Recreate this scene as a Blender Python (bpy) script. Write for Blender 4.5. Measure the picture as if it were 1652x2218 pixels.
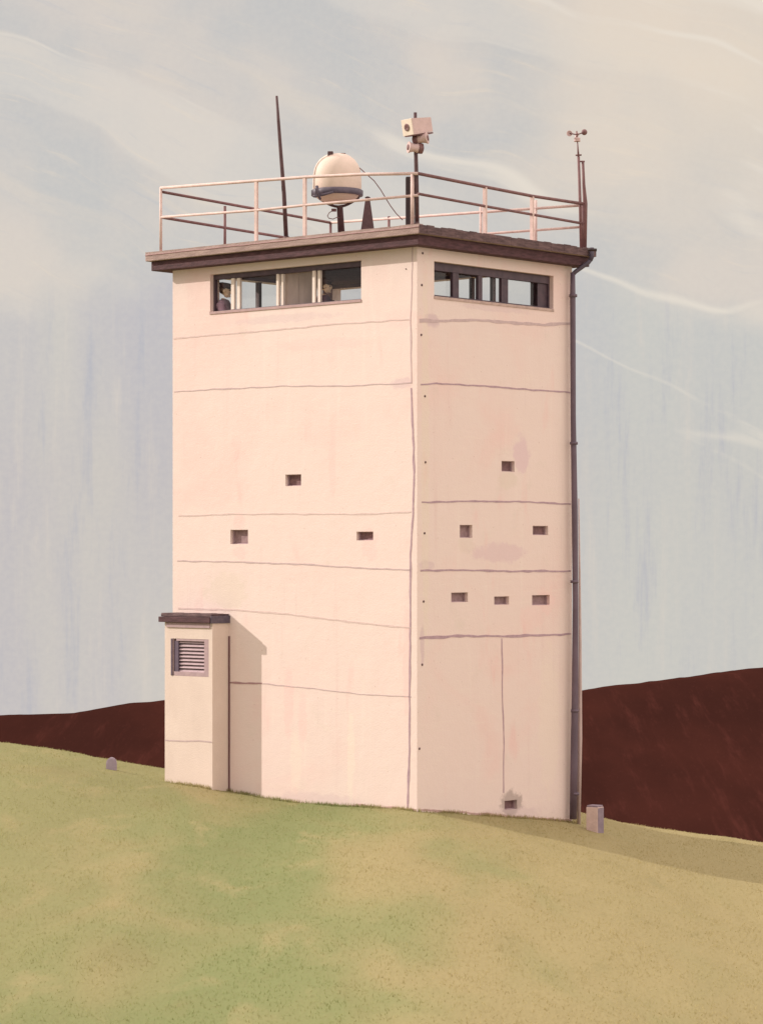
import bpy, bmesh, math, random
from mathutils import Vector, Matrix, noise as mnoise
R = math.radians
rnd = random.Random(7)
for o in list(bpy.data.objects): bpy.data.objects.remove(o)
scn = bpy.context.scene
col = scn.collection

# ------------------------------------------------------------------ camera
F = 5896.0; CX = 826.0; HZ = 1200.0; EYE = 3.9      # focal length and horizon measured on a 1652 px wide view
cd = bpy.data.cameras.new('camera'); cam = bpy.data.objects.new('camera', cd); col.objects.link(cam)
cam.location = (0, 0, EYE); cam.rotation_euler = (R(90), 0, 0)
cd.sensor_fit = 'HORIZONTAL'; cd.sensor_width = 36; cd.lens = F/1652*36
cd.shift_y = (HZ-1109)/1652; cd.clip_end = 2000; cd.clip_start = 0.5
scn.camera = cam
scn.view_settings.view_transform = 'Standard'; scn.view_settings.look = 'None'
scn.view_settings.exposure = 0.0; scn.view_settings.gamma = 1
scn.view_settings.use_curve_mapping = False

# ------------------------------------------------------------------ node helpers
class NT:
    def __init__(s, tree): s.t = tree; s.n = tree.nodes; s.l = tree.links
    def add(s, typ, **kw):
        nd = s.n.new(typ)
        for k, v in kw.items():
            setattr(nd, k, v)
        return nd
    def link(s, a, b): s.l.new(a, b)
    def math(s, op, a, b=None, c=None, clamp=False):
        nd = s.n.new('ShaderNodeMath'); nd.operation = op; nd.use_clamp = clamp
        for i, v in enumerate((a, b, c)):
            if v is None: continue
            if isinstance(v, (int, float)): nd.inputs[i].default_value = v
            else: s.l.new(v, nd.inputs[i])
        return nd.outputs[0]
    def mix(s, fac, a, b, mode='MIX'):
        nd = s.n.new('ShaderNodeMix'); nd.data_type = 'RGBA'; nd.blend_type = mode
        for sock, v in ((nd.inputs[0], fac), (nd.inputs[6], a), (nd.inputs[7], b)):
            if isinstance(v, (int, float)): sock.default_value = v
            elif isinstance(v, tuple): sock.default_value = (*v, 1)
            else: s.l.new(v, sock)
        return nd.outputs[2]
    def noise(s, vec, scale=1.0, detail=4, rough=.55, dist=0.0):
        nd = s.n.new('ShaderNodeTexNoise'); nd.inputs['Scale'].default_value = scale
        nd.inputs['Detail'].default_value = detail; nd.inputs['Roughness'].default_value = rough
        nd.inputs['Distortion'].default_value = dist
        if vec is not None: s.l.new(vec, nd.inputs['Vector'])
        return nd.outputs['Fac']
    def mapping(s, vec, scale=(1, 1, 1), rot=(0, 0, 0), loc=(0, 0, 0)):
        nd = s.n.new('ShaderNodeMapping')
        nd.inputs['Scale'].default_value = scale; nd.inputs['Rotation'].default_value = rot
        nd.inputs['Location'].default_value = loc
        s.l.new(vec, nd.inputs['Vector']); return nd.outputs[0]
    def ramp(s, fac, a, b, v0=0.0, v1=1.0):
        nd = s.n.new('ShaderNodeMapRange'); nd.interpolation_type = 'SMOOTHSTEP'
        nd.inputs['From Min'].default_value = a; nd.inputs['From Max'].default_value = b
        nd.inputs['To Min'].default_value = v0; nd.inputs['To Max'].default_value = v1
        s.l.new(fac, nd.inputs['Value']); return nd.outputs[0]

def lin(r, g, b):
    f = lambda c: (c/255/12.92) if c/255 <= .04045 else ((c/255+.055)/1.055)**2.4
    return (f(r), f(g), f(b))

# ------------------------------------------------------------------ sun and sky
SUN_H = Vector((-.94, .235)).normalized(); SUN_EL = R(28)
SUN_DIR = Vector((SUN_H.x*math.cos(SUN_EL), SUN_H.y*math.cos(SUN_EL), math.sin(SUN_EL)))
sl = bpy.data.lights.new('sun', 'SUN'); sl.energy = 4.0; sl.angle = R(0.6); sl.color = (1.0, .91, .81)
so = bpy.data.objects.new('sun', sl); col.objects.link(so)
so.rotation_euler = SUN_DIR.to_track_quat('Z', 'Y').to_euler(); so.location = (-30, 10, 30)

SKY = 0.12
w = bpy.data.worlds.new('World'); scn.world = w; w.use_nodes = True
T = NT(w.node_tree); T.n.clear()
out = T.add('ShaderNodeOutputWorld'); bg = T.add('ShaderNodeBackground'); bg.inputs[1].default_value = SKY
T.link(bg.outputs[0], out.inputs[0])
sky = T.add('ShaderNodeTexSky'); sky.sky_type = 'NISHITA'; sky.sun_disc = False
sky.sun_elevation = SUN_EL; sky.sun_rotation = math.atan2(SUN_H.x, SUN_H.y)
tc = T.add('ShaderNodeTexCoord'); sx = T.add('ShaderNodeSeparateXYZ'); T.link(tc.outputs['Generated'], sx.inputs[0])
dx, dy, dz = sx.outputs
el = T.math('ARCSINE', dz); az = T.math('ARCTAN2', dx, dy)
zc = T.math('MAXIMUM', dz, 0.03); cv = T.add('ShaderNodeCombineXYZ')
T.link(dx, cv.inputs[0]); T.link(dy, cv.inputs[1]); T.link(zc, cv.inputs[2]); T.link(cv.outputs[0], sky.inputs[0])
ae = T.add('ShaderNodeCombineXYZ'); T.link(az, ae.inputs[0]); T.link(el, ae.inputs[1])
AE = ae.outputs[0]
# high streaky cloud, drawn out and sinking to the right; thin falling veils beneath it
warp = T.noise(AE, 9, 2)
wv = T.add('ShaderNodeVectorMath', operation='MULTIPLY_ADD'); T.link(AE, wv.inputs[0]); wv.inputs[1].default_value = (1, 1, 1)
wc = T.add('ShaderNodeCombineXYZ'); T.link(T.math('MULTIPLY', warp, .05), wc.inputs[1]); T.link(wc.outputs[0], wv.inputs[2])
WV = wv.outputs[0]
rot1 = T.mapping(WV, rot=(0, 0, R(19)))
st1 = T.noise(T.mapping(rot1, (7, 55, 1)), 1, 5, .6)
st2 = T.noise(T.mapping(rot1, (20, 240, 1)), 1, 5, .65)
st3 = T.noise(T.mapping(rot1, (3.2, 26, 1), loc=(5, 2, 0)), 1, 1.5, .5)
line = T.math('MULTIPLY', T.math('MULTIPLY', T.ramp(T.math('ABSOLUTE', T.math('SUBTRACT', st3, .52)), .020, .0), T.ramp(st1, .42, .62)), T.ramp(T.math('ADD', el, T.math('MULTIPLY', az, .55)), .085, .135))
pat = T.noise(AE, 16, 3, .5)
ver = T.noise(T.mapping(WV, (110, 9, 1)), 1, 5, .65)
ver2 = T.noise(T.mapping(AE, (24, 5, 1), (0, 0, 0), (3, 1, 0)), 1, 3, .5)
hi = T.ramp(T.math('ADD', el, T.math('MULTIPLY', T.math('SUBTRACT', pat, .5), .09)), .080, .108)
c_grey = lin(206, 200, 194); c_blue = lin(201, 198, 195); c_lav = lin(194, 189, 193); c_cream = lin(238, 220, 198); c_lt = lin(219, 208, 198)
K = 1/SKY
mul = lambda c: tuple(x*K for x in c)
low = T.mix(T.ramp(ver2, .35, .68), mul(c_lav), mul(c_grey))
low = T.mix(T.ramp(az, .02, .10, 0, .65), low, mul(lin(202, 202, 197)))
low = T.mix(T.ramp(ver, .52, .75, 0, .55), low, mul(c_lt))
low = T.mix(T.ramp(ver, .48, .28, 0, .75), low, mul(lin(180, 180, 191)))
up = T.mix(T.ramp(pat, .38, .66), mul(c_blue), mul(c_lt))
up = T.mix(T.ramp(st1, .50, .72, 0, .85), up, mul(lin(220, 209, 197)))
up = T.mix(T.ramp(st3, .5, .56, 0, .45), up, mul(lin(226, 217, 206)))
up = T.mix(T.ramp(st2, .55, .78, 0, .5), up, mul(c_cream))
up = T.mix(T.ramp(st2, .45, .2, 0, .5), up, mul(lin(187, 189, 195)))
warm = T.math('MULTIPLY', T.ramp(T.math('ADD', az, T.math('MULTIPLY', pat, .12)), .06, .2), T.ramp(el, .09, .17))
up = T.mix(T.math('MULTIPLY', warm, .7), up, mul(c_cream))
cl = T.mix(hi, low, up)
cl = T.mix(T.math('MULTIPLY', line, .6), cl, mul(lin(240, 229, 214)))
cl = T.mix(T.ramp(T.noise(AE, 420, 2, .6), .3, .7, 0, .10), cl, mul(lin(235, 225, 210)))
# sky made brighter out of view, overhead and behind, to light the walls
bright = T.ramp(el, .24, .95, 1.0, 2.3)
dt = T.add('ShaderNodeVectorMath', operation='DOT_PRODUCT'); T.link(tc.outputs['Generated'], dt.inputs[0]); dt.inputs[1].default_value = (.80, -.50, .33)
back = T.ramp(dt.outputs['Value'], .05, .95, 1.0, 2.1)      # unseen glow added at right behind the viewer, fills the shaded face
cl = T.mix(T.ramp(el, .2, .5, 0, .75), cl, mul(lin(237, 222, 213)))
vs = T.add('ShaderNodeVectorMath', operation='SCALE'); T.link(cl, vs.inputs[0]); T.link(T.math('MAXIMUM', bright, back), vs.inputs['Scale'])
fin = T.mix(.92, sky.outputs[0], vs.outputs[0])
T.link(fin, bg.inputs[0])

# ------------------------------------------------------------------ plan of the tower
D0 = 42.0; a_, b_ = .085, .07
kC = (903-CX)/F; kL = (374-CX)/F; kR = (1238-CX)/F
C = Vector((kC*D0, D0, 0)); Lp = Vector((kL*D0*(1+a_), D0*(1+a_), 0)); Rp0 = Vector((kR*D0*(1+b_), D0*(1+b_), 0))
Ld = (Lp-C).normalized(); Rd = Vector((-Ld.y, Ld.x, 0)); Rd = Rd if Rd.x > 0 else -Rd
WL = (Lp-C).length; WR = (Rp0-C).dot(Rd)
Z = Vector((0, 0, 1))
NL = -Rd; NR = -Ld                                       # outward normals of the two faces in view
def onface(px, py, left=True, off=0.0):
    """where a sight line meets a wall: distance along it, height and the point"""
    d = Ld if left else Rd; o = C + (NL if left else NR)*off
    k = (px-CX)/F; u = (k*o.y-o.x)/(d.x-k*d.y); p = o+d*u
    return u, (HZ-py)/F*p.y+EYE
def fp(left, u, z, off=0.0): return C+(Ld if left else Rd)*u+(NL if left else NR)*off+Z*z
def at(px, py, D): return Vector(((px-CX)/F*D, D, (HZ-py)/F*D+EYE))

STAINS = []
def stain(left, px, py, wx, wy, amt, colr):
    u, z = onface(px, py, left); p = fp(left, u, z)-C; dd = Ld if left else Rd
    STAINS.append((p.x, p.y, z, wx/F*44/2, wy/F*44/2, amt, colr))
MV = (.60, .45, .48); GR = (.66, .56, .47); PK = (.82, .54, .52)
stain(False, 1106, 1741, 76, 58, .85, (.42, .33, .31)); stain(False, 1128, 985, 60, 80, .6, (.66, .47, .52)); stain(False, 1080, 1198, 190, 46, .55, (.66, .48, .51))
stain(False, 1100, 1040, 70, 40, .4, GR); stain(False, 935, 694, 50, 30, .7, MV); stain(False, 1010, 1180, 60, 40, .3, GR); stain(False, 1150, 1340, 90, 60, .3, PK)
stain(False, 915, 1400, 14, 90, .6, MV); stain(False, 925, 1225, 50, 22, .5, MV); stain(False, 921, 1000, 26, 900, .35, (.74, .64, .52)); stain(False, 1180, 1300, 60, 60, .4, PK)
stain(True, 518, 1128, 38, 40, .5, PK); stain(True, 520, 1200, 44, 34, .5, PK); stain(True, 800, 1180, 50, 70, .45, PK); stain(True, 490, 1280, 130, 90, .4, GR)
stain(True, 625, 1520, 30, 150, .5, PK); stain(True, 655, 1560, 26, 110, .45, PK); stain(True, 720, 1000, 20, 160, .4, PK); stain(True, 700, 745, 300, 26, .35, PK)
stain(True, 690, 1735, 260, 34, .35, MV); stain(False, 1080, 1768, 330, 30, .35, MV); stain(True, 610, 690, 330, 18, .3, MV); stain(False, 1070, 668, 260, 14, .35, MV)
stain(True, 760, 1640, 24, 170, .4, (.80, .70, .60)); stain(True, 640, 1650, 36, 140, .3, (.80, .70, .60)); stain(False, 1190, 1560, 80, 330, .35, (.78, .66, .57))
stain(True, 880, 1430, 20, 260, .5, PK); stain(True, 870, 830, 60, 24, .5, MV); stain(True, 870, 690, 90, 40, .3, PK)

# ------------------------------------------------------------------ materials
def mat(name, color, rough=.8, var=.12, tint=None, scale=6, stretch=(1, 1, 1), bump=.0, bscale=60, metallic=0, fine=.06):
    m = bpy.data.materials.new(name); m.use_nodes = True
    t = NT(m.node_tree); b = t.n['Principled BSDF']
    tcn = t.add('ShaderNodeTexCoord'); P = tcn.outputs['Object']
    n1 = t.noise(t.mapping(P, stretch), scale, 5, .6)
    dark = tuple(c*(1-var*1.6) for c in color); tint = tint or tuple(min(1, c*(1+var)) for c in color)
    c = t.mix(t.ramp(n1, .3, .72), dark, tint)
    c = t.mix(.5, c, color)
    n2 = t.noise(P, bscale*2.5, 3, .7)
    c = t.mix(t.ramp(n2, .25, .75, 0, fine), c, (0.02, .015, .015))
    t.link(c, b.inputs['Base Color']); b.inputs['Roughness'].default_value = rough
    b.inputs['Metallic'].default_value = metallic
    if bump:
        bp = t.add('ShaderNodeBump'); bp.inputs['Strength'].default_value = bump; bp.inputs['Distance'].default_value = .02
        t.link(t.noise(P, bscale, 4, .6), bp.inputs['Height']); t.link(bp.outputs[0], b.inputs['Normal'])
    return m

def wall_mat():
    m = bpy.data.materials.new('limewashed_concrete'); m.use_nodes = True
    t = NT(m.node_tree); b = t.n['Principled BSDF']
    P = t.add('ShaderNodeTexCoord').outputs['Object']
    base = (.775, .630, .595)
    big = t.noise(P, .55, 4, .55, .6); streak = t.noise(t.mapping(P, (5, 5, .35)), 1, 5, .6)
    mid = t.noise(P, 2.3, 5, .6); fine = t.noise(P, 160, 3, .7); brush = t.noise(t.mapping(P, (1.5, 1.5, 14)), 1.2, 4, .65)
    c = t.mix(t.ramp(big, .48, .74, 0, .75), base, (.79, .565, .535))
    c = t.mix(t.ramp(streak, .56, .8, 0, .6), c, (.81, .69, .64))
    c = t.mix(t.ramp(streak, .42, .2, 0, .55), c, (.71, .53, .51))
    c = t.mix(t.ramp(mid, .58, .82, 0, .5), c, (.67, .57, .51))
    c = t.mix(t.ramp(brush, .5, .8, 0, .35), c, (.82, .70, .63))
    # pinkish rain marks and pits
    pink = t.noise(t.mapping(P, (2.6, 2.6, .8), (0, 0, 0), (4, 2, 1)), 1, 3, .5)
    c = t.mix(t.ramp(pink, .62, .78, 0, .45), c, (.78, .50, .48))
    vor = t.add('ShaderNodeTexVoronoi'); vor.inputs['Scale'].default_value = 5.5; t.link(P, vor.inputs['Vector'])
    c = t.mix(t.ramp(vor.outputs['Distance'], .07, .03, 0, .5), c, (.45, .30, .26))
    c = t.mix(t.ramp(fine, .3, .8, 0, .16), c, (.5, .35, .3))
    drip = t.noise(t.mapping(P, (24, 24, .55)), 1, 4, .65)
    c = t.mix(t.math('MULTIPLY', t.ramp(drip, .56, .8), t.ramp(t.noise(P, .9, 3, .5), .45, .7, .05, .5)), c, (.60, .46, .45))
    wob = t.math('MULTIPLY', t.math('SUBTRACT', t.noise(P, 6, 5, .7), .5), 1.7)
    for (cx_, cy_, cz_, rx_, rz_, amt, colr) in STAINS:
        vm = t.add('ShaderNodeVectorMath', operation='SUBTRACT'); t.link(P, vm.inputs[0]); vm.inputs[1].default_value = (cx_, cy_, cz_)
        v2 = t.add('ShaderNodeVectorMath', operation='MULTIPLY'); t.link(vm.outputs[0], v2.inputs[0]); v2.inputs[1].default_value = (1/rx_, 1/rx_, 1/rz_)
        v3 = t.add('ShaderNodeVectorMath', operation='LENGTH'); t.link(v2.outputs[0], v3.inputs[0])
        c = t.mix(t.ramp(t.math('ADD', v3.outputs['Value'], wob), 1.15, .7, 0, amt), c, colr)
    t.link(c, b.inputs['Base Color']); b.inputs['Roughness'].default_value = .88
    bp = t.add('ShaderNodeBump'); bp.inputs['Strength'].default_value = .35; bp.inputs['Distance'].default_value = .01
    h = t.math('ADD', t.noise(P, 45, 4, .6), t.math('MULTIPLY', mid, 2.5))
    t.link(h, bp.inputs['Height']); t.link(bp.outputs[0], b.inputs['Normal'])
    return m

def grass_mat(name, k=1.0, thin=False):
    m = bpy.data.materials.new(name); m.use_nodes = True
    t = NT(m.node_tree); b = t.n['Principled BSDF']
    g = t.add('ShaderNodeNewGeometry'); P = g.outputs['Position']; k = k*1.2
    sp = t.add('ShaderNodeSeparateXYZ'); t.link(P, sp.inputs[0])
    big = t.noise(t.mapping(P, (.55, .16, 0)), 1, 4, .5, .5)
    mid = t.noise(t.mapping(P, (1.4, .35, 0)), 1, 5, .6, .4)
    fine = t.noise(t.mapping(P, (22, 7, 22)), 1, 4, .7)
    dry = tuple(x*k for x in (.245, .205, .104)); green = tuple(x*k for x in (.195, .190, .088)); lush = tuple(x*k for x in (.150, .170, .072))
    # greener to the left of the tower's foot, drier downhill to the right
    gx = t.math('ADD', t.math('MULTIPLY', sp.outputs[0], -.085), t.math('MULTIPLY', t.math('SUBTRACT', big, .5), 2.2))
    c = t.mix(t.ramp(gx, -.28, .45), dry, green)
    lx = t.math('ADD', t.math('ABSOLUTE', t.math('ADD', sp.outputs[0], 1.4)), t.math('MULTIPLY', big, -4.5))
    c = t.mix(t.ramp(lx, .3, -2.4, 0, .9), c, lush)
    c = t.mix(t.ramp(mid, .52, .75, 0, .55), c, tuple(x*k for x in (.275, .228, .120)))
    c = t.mix(t.ramp(mid, .45, .25, 0, .4), c, tuple(x*k for x in (.175, .155, .072)))
    c = t.mix(t.ramp(fine, .4, .75, 0, .22), c, tuple(x*k for x in (.17, .145, .07)))
    t.link(c, b.inputs['Base Color']); b.inputs['Roughness'].default_value = .95
    b.inputs['Specular IOR Level'].default_value = .1
    bp = t.add('ShaderNodeBump'); bp.inputs['Strength'].default_value = .35; bp.inputs['Distance'].default_value = .03
    t.link(fine, bp.inputs['Height']); t.link(bp.outputs[0], b.inputs['Normal'])
    if thin:
        tl = t.add('ShaderNodeBsdfTranslucent'); mx = t.add('ShaderNodeMixShader'); mx.inputs[0].default_value = .6
        t.link(c, tl.inputs[0]); t.link(b.outputs[0], mx.inputs[1]); t.link(tl.outputs[0], mx.inputs[2])
        t.link(mx.outputs[0], t.n['Material Output'].inputs[0])
    return m

def field_mat():
    m = bpy.data.materials.new('ploughed_earth'); m.use_nodes = True
    t = NT(m.node_tree); b = t.n['Principled BSDF']
    P = t.add('ShaderNodeNewGeometry').outputs['Position']
    a = t.noise(t.mapping(P, (.18, .05, .3)), 1, 5, .6); s = t.noise(t.mapping(P, (1.6, .12, .4)), 1, 5, .7)
    f = t.noise(t.mapping(P, (9, 2.2, 4)), 1, 4, .75)
    c = t.mix(t.ramp(a, .35, .7), (.030, .0105, .0085), (.042, .0135, .0105))
    c = t.mix(t.ramp(s, .5, .78, 0, .6), c, (.070, .022, .018))
    c = t.mix(t.ramp(f, .56, .85, 0, .4), c, (.10, .036, .030))
    t.link(c, b.inputs['Base Color']); b.inputs['Roughness'].default_value = 1; b.inputs['Specular IOR Level'].default_value = 0
    return m

def glass_mat():
    m = bpy.data.materials.new('window_glass'); m.use_nodes = True
    t = NT(m.node_tree); t.n.clear()
    o = t.add('ShaderNodeOutputMaterial'); mx = t.add('ShaderNodeMixShader'); tr = t.add('ShaderNodeBsdfTransparent')
    gl = t.add('ShaderNodeBsdfGlossy'); gl.inputs['Roughness'].default_value = .02
    tr.inputs[0].default_value = (.94, .95, .95, 1); mx.inputs[0].default_value = .045
    t.link(tr.outputs[0], mx.inputs[1]); t.link(gl.outputs[0], mx.inputs[2]); t.link(mx.outputs[0], o.inputs[0])
    return m

M = dict(
    wall=wall_mat(),
    annex=mat('annex_render', (.73, .595, .535), .9, .06, (.77, .64, .575), 2.5, (1, 1, .5), .3, 50),
    seam=mat('joint_mortar', (.43, .29, .34), .9, .12, (.52, .37, .41), 14, bump=.2),
    seam_dark=mat('dark_joint', (.16, .07, .075), .9, .12, scale=10),
    seam_mid=mat('plum_joint', (.40, .24, .25), .9, .12, scale=10),
    plinth=mat('plinth_paint', (.52, .34, .33), .9, .12, scale=5, bump=.2),
    slab=mat('roof_slab_concrete', (.36, .25, .235), .9, .25, (.50, .37, .33), 3, (1, 1, 6), .6, 40),
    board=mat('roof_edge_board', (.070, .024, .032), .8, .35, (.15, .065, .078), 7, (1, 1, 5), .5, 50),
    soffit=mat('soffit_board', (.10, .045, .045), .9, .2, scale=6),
    slab_dark=mat('dark_felt_and_edge_shade', (.10, .055, .062), .85, .35, (.24, .15, .15), 5, (1, 1, 6), .6, 40),  # annex roof felt; on the main roof edge, painted shade
    rail=mat('cream_painted_steel', (.64, .47, .44), .65, .14, (.74, .56, .51), 9),
    railm=mat('plum_steel_and_rail_shade', (.17, .075, .08), .6, .2, (.25, .12, .12), 9),  # plum steel of masts and fittings; on the roof rails, painted shade
    dark=mat('dark_painted_steel', (.075, .03, .034), .6, .2, (.12, .055, .06), 12),
    black=mat('black_enamel', (.028, .012, .014), .6, .2, scale=12),
    blue=mat('bluish_steel', (.085, .068, .105), .55, .25, (.16, .12, .15), 16),
    pipe=mat('plum_zinc_pipe', (.125, .085, .12), .6, .2, (.17, .12, .16), 4, (1, 1, .5), .1, 30),
    pipe_blue=mat('slate_zinc_pipe', (.075, .058, .09), .6, .2, (.12, .09, .13), 6),
    pale=mat('pale_conduit_paint', (.55, .42, .41), .7, .12, scale=5),
    drum=mat('cream_lamp_housing', (.72, .58, .49), .6, .10, (.76, .58, .51), 4),
    horn=mat('rose_speaker_paint', (.60, .43, .42), .6, .1, scale=12),
    horn_face=mat('cream_speaker_paint', (.78, .66, .57), .6, .06, scale=12),
    mauve=mat('mauve_wood_frame', (.42, .29, .32), .7, .12, (.5, .37, .38), 12),
    indigo=mat('indigo_louvre_back_and_shade', (.11, .075, .12), .7, .2, scale=12),  # louvre back, and the shadow painted at its left
    winframe=mat('dark_plum_window_frame', (.070, .042, .062), .6, .25, (.11, .065, .08), 9),
    whiteframe=mat('off_white_sash', (.78, .66, .60), .6, .06, scale=14),
    sill=mat('mauve_window_sill', (.46, .31, .31), .8, .15, scale=9),
    room=mat('dark_room_lining', (.26, .16, .18), .9, .2, scale=3),
    locker=mat('brown_locker_paint', (.80, .61, .53), .8, .15, (.85, .68, .60), 5, (3, 3, .5)),
    hole=mat('loophole_shutter', (.20, .105, .115), .8, .25, (.30, .18, .18), 14),
    hole_l=mat('pale_loophole_shutter', (.30, .19, .205), .8, .2, (.42, .29, .3), 14),
    stain=mat('damp_plaster', (.50, .36, .33), .95, .2, (.62, .46, .41), 12),
    stone=mat('grey_marker_stone', (.40, .31, .35), .9, .12, (.50, .37, .37), 10, bump=.4, bscale=40),
    stone_l=mat('pale_marker_stone', (.62, .46, .43), .9, .12, (.70, .54, .50), 9, bump=.4, bscale=40),
    skin=mat('skin', (.86, .60, .42), .6, .05, scale=20),
    jacket=mat('plum_uniform_cloth', (.30, .19, .25), .95, .15, (.38, .25, .3), 12),
    jacket2=mat('dark_plum_uniform_cloth', (.17, .10, .135), .95, .15, scale=12),
    cap=mat('dark_cap_cloth', (.06, .025, .032), .9, .15, scale=20),
    hair=mat('brown_hair', (.10, .05, .03), .8, .2, scale=40),
    grass=grass_mat('grassland'), blades=grass_mat('grass_blade', 1.5, True), field=field_mat(), glass=glass_mat())

# ------------------------------------------------------------------ object helpers
def tag(o, label=None, cat=None, group=None, kind=None):
    if label: o['label'] = label
    if cat: o['category'] = cat
    if group: o['group'] = group
    if kind: o['kind'] = kind
    return o
def empty(name, loc, label, cat, group=None):
    o = bpy.data.objects.new(name, None); col.objects.link(o); o.location = loc; o.empty_display_size = .2
    o['org'] = 0; del o['org']
    return tag(o, label, cat, group)
def root_of(p):
    while p.parent: p = p.parent
    return p
class MB:
    """collects shapes in world coordinates, builds one mesh object"""
    def __init__(s): s.b = bmesh.new()
    def quad(s, *pts):
        try: s.b.faces.new([s.b.verts.new(p) for p in pts])
        except ValueError: pass
        return s
    def box(s, c, ax, ay, az, bevel=0):
        """centre c, half-extent vectors ax, ay, az"""
        c = Vector(c); v = {}
        for i in (-1, 1):
            for j in (-1, 1):
                for k in (-1, 1): v[i, j, k] = s.b.verts.new(c+ax*i+ay*j+az*k)
        fs = []
        for a in (((-1,-1,-1),(-1,-1,1),(-1,1,1),(-1,1,-1)), ((1,-1,-1),(1,1,-1),(1,1,1),(1,-1,1)),
                  ((-1,-1,-1),(1,-1,-1),(1,-1,1),(-1,-1,1)), ((-1,1,-1),(-1,1,1),(1,1,1),(1,1,-1)),
                  ((-1,-1,-1),(-1,1,-1),(1,1,-1),(1,-1,-1)), ((-1,-1,1),(1,-1,1),(1,1,1),(-1,1,1))):
            fs.append(s.b.faces.new([v[k] for k in a]))
        if bevel:
            es = list({e for f in fs for e in f.edges})
            bmesh.ops.bevel(s.b, geom=es, offset=bevel, segments=2, affect='EDGES', profile=.6)
        return s
    def tube(s, pts, r, n=10, r2=None, caps=True):
        pts = [Vector(p) for p in pts]; rs = r if isinstance(r, (list, tuple)) else [r + ((r2 if r2 is not None else r)-r)*i/(len(pts)-1) for i in range(len(pts))]
        rings = []; up = None
        for i, p in enumerate(pts):
            d = (pts[min(i+1, len(pts)-1)]-pts[max(i-1, 0)]).normalized()
            if up is None:
                up = d.orthogonal().normalized()
            up = (up - d*up.dot(d)).normalized(); sd = d.cross(up)
            rings.append([s.b.verts.new(p+(up*math.cos(2*math.pi*k/n)+sd*math.sin(2*math.pi*k/n))*rs[i]) for k in range(n)])
        for a, b in zip(rings, rings[1:]):
            for k in range(n): 
                f = s.b.faces.new((a[k], a[(k+1) % n], b[(k+1) % n], b[k])); f.smooth = True
        if caps:
            s.b.faces.new(rings[0][::-1]); s.b.faces.new(rings[-1])
        return s
    def lathe(s, c, prof, n=40, axis=None):
        """profile of (radius, height) about an axis through c"""
        c = Vector(c); q = (axis or Vector((0, 0, 1))).to_track_quat('Z', 'Y'); rings = []
        for r, h in prof:
            rings.append([s.b.verts.new(c+q @ Vector((max(r, 1e-4)*math.cos(2*math.pi*k/n), max(r, 1e-4)*math.sin(2*math.pi*k/n), h))) for k in range(n)])
        for a, b in zip(rings, rings[1:]):
            for k in range(n):
                f = s.b.faces.new((a[k], a[(k+1) % n], b[(k+1) % n], b[k])); f.smooth = True
        s.b.faces.new(rings[0][::-1]); s.b.faces.new(rings[-1])
        return s
    def build(s, name, m, parent=None, recalc=True, label=None):
        if recalc: bmesh.ops.recalc_face_normals(s.b, faces=s.b.faces)
        me = bpy.data.meshes.new(name)
        if parent:
            off = root_of(parent).matrix_basis.translation; bmesh.ops.translate(s.b, verts=s.b.verts, vec=-off)
        s.b.to_mesh(me); s.b.free(); me.materials.append(m)
        o = bpy.data.objects.new(name, me); col.objects.link(o)
        if parent: o.parent = parent
        if label: o['label'] = label
        return o

TOP = 4.82+EYE                                           # underside of the roof
tower = empty('watchtower', (C.x, C.y, 0.0), 'tall peach concrete watchtower with flat railed roof, strip windows and louvred annex', 'watchtower')

# ------------------------------------------------------------------ terrain
def interp(x, pts):
    if x <= pts[0][0]: return pts[0][1]
    for (x0, y0), (x1, y1) in zip(pts, pts[1:]):
        if x <= x1:
            t = (x-x0)/(x1-x0); return y0+(y1-y0)*t
    return pts[-1][1]
GX = []
for px, py, D in ((-260, 1570, 47), (-60, 1600, 47), (80, 1622, 47), (160, 1637, 46.5), (240, 1662, 46), (357, 1694, 45), (460, 1706, 44.7), (575, 1732, 44.2), (700, 1743, 43.3), (890, 1756, 42), (1060, 1768, 43.3), (1235, 1782, 44.8), (1310, 1795, 45.3), (1450, 1822, 45.5), (1560, 1838, 45.5), (1652, 1850, 45.5), (1850, 1875, 45.5)):
    GX.append(((px-CX)/F*D, (HZ-py)/F*D+EYE))
GX = [(-60, GX[0][1]+2.2)] + GX + [(60, GX[-1][1]-3.0)]
def gsm(x):
    return sum(interp(x+d, GX)*w for d, w in ((-.5, .15), (-.25, .2), (0, .3), (.25, .2), (.5, .15)))
def gz(x, y):
    z = gsm(x) if -9 < x < 9 else interp(x, GX)
    z += .05*mnoise.noise(Vector((x*.55, y*.3, 0)))*min(1, abs(y-44)/3) + .02*mnoise.noise(Vector((x*2.1, y*1.2, 5)))
    e = y-(47.2+.03*x)
    if e > 0: z -= .36*e*e/(e+1.6)
    return z
def grid(name, xs, ys, fz, m):
    b = bmesh.new(); vs = [[b.verts.new((x, y, fz(x, y))) for x in xs] for y in ys]
    for i in range(len(ys)-1):
        for j in range(len(xs)-1):
            f = b.faces.new((vs[i][j], vs[i][j+1], vs[i+1][j+1], vs[i+1][j])); f.smooth = True
    me = bpy.data.meshes.new(name); b.to_mesh(me); b.free(); me.materials.append(m)
    o = bpy.data.objects.new(name, me); col.objects.link(o); o['kind'] = 'structure'; return o
xs = [-60+i*2 for i in range(25)] + [-10+i*.2 for i in range(100)] + [10+i*2 for i in range(26)]
ys = [-15+i*1.5 for i in range(23)] + [18.5+i*.35 for i in range(70)] + [43+i*.25 for i in range(36)] + [52+i*1.5 for i in range(22)]
grid('grass_ground', xs, ys, gz, M['grass'])
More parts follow.
